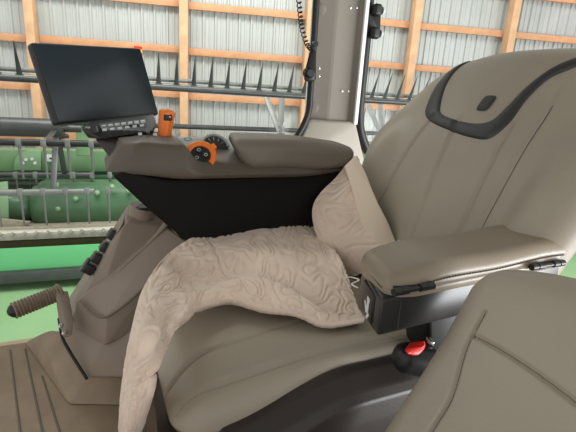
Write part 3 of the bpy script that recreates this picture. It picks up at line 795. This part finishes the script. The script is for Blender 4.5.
for i in range(-2, 28):
    a = ha(20, 75, d) + st * i
    tine(d, z, a, True, .30, M['darksteel'])
for dg, x0_, sp, n_, ln in ((180, -6, .151, 6, .26), (240, -9, .151, 6, .27), (300, -8, .151, 7, .26)):
    d, z = bdef[dg]; a = ha(x0_ + (0), 150, d)
    for i in range(n_): tine(d, z, a + i * sp, False, ln, M['steel'])
d, z = bdef[180]
for i in range(11): tine(d, z, ha(206, 130, d) + i * .12, False, .22, M['steel'], .02)
# spider arms
def bar(m, p, q, w, t): 
    dd = (q - p).normalized(); s_ = dd.cross(hN).normalized(); m.box((p + q) / 2, dd, s_, hN, (q - p).length / 2, w, t, .003)
for xa in (55, 282, 386):
    m = MB(); ar = ha(xa, 110, RD)
    c = Hp(ar, RD, RZ)
    m.tube([c - hA * .012, c + hA * .012], .09, 16)
    for dg, (d, z) in bdef.items():
        if xa == 55 and dg in (60, 120): continue
        if dg == 60: bar(m, c, Hp(ar - .09, d, z), .026, .008); bar(m, c, Hp(ar + .09, d, z), .03, .008)
        elif xa == 55: bar(m, c, Hp(ar, d, z), .022, .006)
    m.build('spider_arm', M['steel' if xa > 60 else 'darksteel'], reel)
# tube end bracket
m = MB(); e0 = ha(57, 128, RD)
for q in range(7): m.tube([Hp(e0 + .03, RD + .07 * cos(q), RZ + .07 * sin(q)), Hp(e0 + .08, RD + .07 * cos(q), RZ + .07 * sin(q))], .014, 8)
m.tube([Hp(e0, RD, RZ), Hp(e0 + .05, RD, RZ)], .085, 16); m.tube([Hp(e0 + .05, RD, RZ), Hp(e0 + .18, RD, RZ)], .03, 12)
m.build('end_bracket', M['darksteel'], reel)
m = MB(); dR = 3.75; zr = hz(80, dR)
m.box(hpx(141, 66, dR), hA, hN, aZ, .012, .012, .14); mk = m.build('marker_post', M['darksteel'], reel)
p0 = hpx(138, 51, dR)
for i, mm in enumerate((M['red'], M['yellow'], M['red'])): MB().box(p0 + aZ * (.022 - .022 * i) - hN * .012, hA, hN, aZ, .03, .006, .011).build('reflector', mm, mk)

hd = thing('grain_header', 'green grain header with auger and worn cutter bar below the reel', 'harvester header', Hp(0, 4.2, hz(240, 3.5)))
def ext(poly, x0_, x1_, name, mm, dref=None, par=hd, bev=.006):
    """cross-section polygon [(d,z)] swept along the header between two picture columns"""
    dr = dref or poly[0][0]
    a_, b_ = ha(x0_, 170, dr), ha(x1_, 170, dr)
    m = MB().prism([Hp(a_, d, z) for d, z in poly], hA * (b_ - a_), bev); return m.build(name, mm, par)
zt, zb_ = hz(150, 4.75), hz(172, 4.75)
ext([(4.75, zt), (4.75, zb_), (4.9, zb_), (4.9, zt)], -80, 640, 'back_beam', M['green'], bev=.02)
ext([(4.95, zb_ + .02), (4.95, hz(232, 4.95)), (5.0, hz(232, 4.95)), (5.0, zb_ + .02)], -80, 640, 'back_sheet', M['dgreen'])
ext([(4.7, hz(176, 4.7)), (4.7, hz(180, 4.7)), (4.96, hz(180, 4.7)), (4.96, hz(176, 4.7))], -80, 640, 'back_rail', M['dgreen'])
ext([(4.72, hz(181, 4.7)), (4.72, hz(185, 4.7)), (4.9, hz(185, 4.7)), (4.9, hz(181, 4.7))], -80, 640, 'grey_rail', M['steel'])
za = hz(205, 4.3); ra = .232
m = MB().tube([Hp(ha(34, 200, 4.3), 4.3, za), Hp(ha(46, 200, 4.3), 4.3, za), Hp(ha(640, 150, 4.3), 4.3, za)], [ra * .75, ra, ra], 40); au = m.build('auger', M['dgreen'], hd)
# auger flight at the left end
m = MB()
ac0 = ha(-60, 200, 4.3); ac1 = ha(30, 200, 4.3)
def flight(s, t):
    q = t * 2 * PI * 2.2; rr = lerp(.13, .30, s); return Hp(lerp(ac0, ac1, t), 4.3 + rr * cos(q), za + rr * sin(q))
m.grid(flight, 5, 80); m.tube([Hp(ac0, 4.3, za), Hp(ac1 + .2, 4.3, za)], .13, 24); m.build('auger_flight', M['dgreen'], hd, sharp=False)
for x, y in ((75.5, 199), (58, 209), (97, 193), (128, 191), (112, 187), (56, 185)):
    p = hpx(x, y, 4.3 - ra * .97); MB().tube([p + hN * .03, p - hN * .004, p - hN * .02], [.022, .022, .008], 16).build('finger_boot', M['plate'], hd)
# deck and cutter bar
zd = hz(229, 3.62)
zk = hz(224, 4.1)
ext([(4.75, zk - .03), (4.15, zk), (3.62, zd), (3.62, zd - .03), (4.15, zk - .03), (4.75, zk - .06)], -80, 640, 'deck', M['dusty'], 3.7)
zc = hz(231.5, 3.46)
ext([(3.62, zd + .004), (3.46, zc), (3.46, hz(239, 3.46)), (3.62, hz(239, 3.46))], -80, 640, 'cutter_bar', M['worn'], 3.5)
ext([(3.47, hz(239.4, 3.47)), (3.47, hz(247, 3.47)), (3.72, hz(247, 3.47)), (3.72, hz(239.4, 3.47))], -80, 640, 'shadow_lip', M['olive'], 3.5)  # lip strip coloured dark olive as the shadow below the cutter bar
ac_, n_ = ha(-12, 236, 3.45), 22
for i in range(n_):
    p = Hp(ac_ + i * .076, 3.455, zc - .005)
    MB().hull([p + hA * .02, p - hA * .02, p + aZ * .018, p - aZ * .014, p - hN * .055], .002, 1).build('knife_guard', M['dusty'], hd)
# end divider sheet at far left, mounting plate, decals, green upright
m = MB().hull([hpx(x, y, 4.0) for x, y in ((-30, 186), (8, 181), (9, 222), (-30, 226))] + [hpx(x, y, 4.1) for x, y in ((-30, 186), (8, 181), (9, 222), (-30, 226))], .01); m.build('end_sheet', M['plate'], hd)
m = MB().hull([hpx(x, y, 3.9) for x, y in ((-30, 222), (0, 218), (30, 222), (20, 232), (-30, 238))] + [hpx(x, y, 3.98) for x, y in ((-30, 222), (0, 218), (32, 221), (20, 232), (-30, 238))], .01); m.build('divider_point', M['dusty'], hd)
dp = 4.735
m = MB(); pl = [(14, 170), (15, 160), (20, 153), (28, 150), (41, 150), (41, 170)]
m.prism([hpx(x, y, dp) for x, y in pl], -hN * .02, .004); mp = m.build('mounting_plate', M['plate'], hd)
for x, y in ((26, 159.5), (32, 159), (23, 163), (35, 163)):
    p = hpx(x, y, dp - .02); MB().tube([p, p - hN * .015], .014, 10).build('bolt', M['white'], mp)
m = MB().box(hpx(51, 158, dp), hA, hN, aZ, .045, .003, .034); wd = m.build('warning_decal', M['white'], hd)
MB().box(hpx(52, 158.5, dp - .006), hA, hN, aZ, .022, .002, .008).build('decal_print', M['seal'], wd)
MB().box(hpx(62.5, 157.5, dp), hA, hN, aZ, .016, .003, .03).build('warning_decal', M['red'], hd)
m = MB().hull([hpx(x, y, d) for x, y in ((76, 124), (93, 123), (92, 156), (76, 156)) for d in (4.5, 4.6)], .01); m.build('upright', M['green'], hd)

# pale green sheet metal lower down
tr = thing('implement_trailer', 'bright and pale green sheet metal trailer bed below the header, next to the cab', 'trailer', Hp(-1, 2.7, GZ))
zt = hz(246, 3.0); zb_ = hz(273, 3.0)
ext([(3.0, zt), (3.0, zb_), (3.03, zb_), (3.03, zt - .02)], -80, 640, 'side_panel', M['bgreen'], 3.0, tr, .004)
ext([(2.95, hz(271, 2.95)), (2.95, hz(281, 2.95)), (3.15, hz(281, 2.95)), (3.15, hz(271, 2.95))], -80, 640, 'frame_rail', M['darksteel'], 2.95, tr)
ext([(3.1, hz(278, 3.1)), (2.3, hz(348, 2.3)), (2.2, hz(400, 2.2)), (2.25, hz(400, 2.2)), (3.15, hz(284, 3.1))], -80, 640, 'deck_sheet', M['pgreen'], 2.9, tr)
for xx in (-40, 300):
    for dd in (2.3, 3.1):
        a_ = ha(xx, 300, 2.8); MB().tube([Hp(a_, dd, GZ), Hp(a_, dd, hz(300, 2.8) - .25)], .05, 12).build('leg', M['darksteel'], tr)

# ================================================================ LIGHT, CAMERA
w = bpy.data.worlds.new('World'); bpy.context.scene.world = w; w.use_nodes = True
bg = w.node_tree.nodes['Background']; bg.inputs[0].default_value = (1.0, .985, .95, 1); bg.inputs[1].default_value = .88
def area(name, loc, target, sx, sy, power, col):
    d = bpy.data.lights.new(name, 'AREA'); d.shape = 'RECTANGLE'; d.size = sx; d.size_y = sy; d.energy = power; d.color = col
    o = bpy.data.objects.new(name, d); C.objects.link(o); o.location = loc
    o.rotation_euler = (V(target) - V(loc)).to_track_quat('-Z', 'Y').to_euler(); return o
area('shed_doorway_daylight', (6.0, -1.2, -.45), (.3, 1.0, .8), 4.5, 2.7, 600, (.95, .98, 1))
area('added_overhead_lamp', (-1.0, 2.6, 4.4), (-.6, 5.2, .4), 4, 1.5, 260, (1, .97, .92))  # added area lamp brightening the header tops; no roof opening is known

cam = bpy.data.cameras.new('camera'); co = bpy.data.objects.new('camera', cam); C.objects.link(co)
cam.sensor_fit = 'HORIZONTAL'; cam.sensor_width = 36; cam.lens = FPX / 576 * 36; cam.clip_start = .02
from mathutils import Matrix
Rm = Matrix((cR, cU, -cF)).transposed(); co.matrix_world = Matrix.Translation(EYE) @ Rm.to_4x4()
sc = bpy.context.scene; sc.camera = co
sc.view_settings.view_transform = 'Standard'; sc.view_settings.look = 'None'; sc.view_settings.gamma = 1; sc.view_settings.exposure = 0
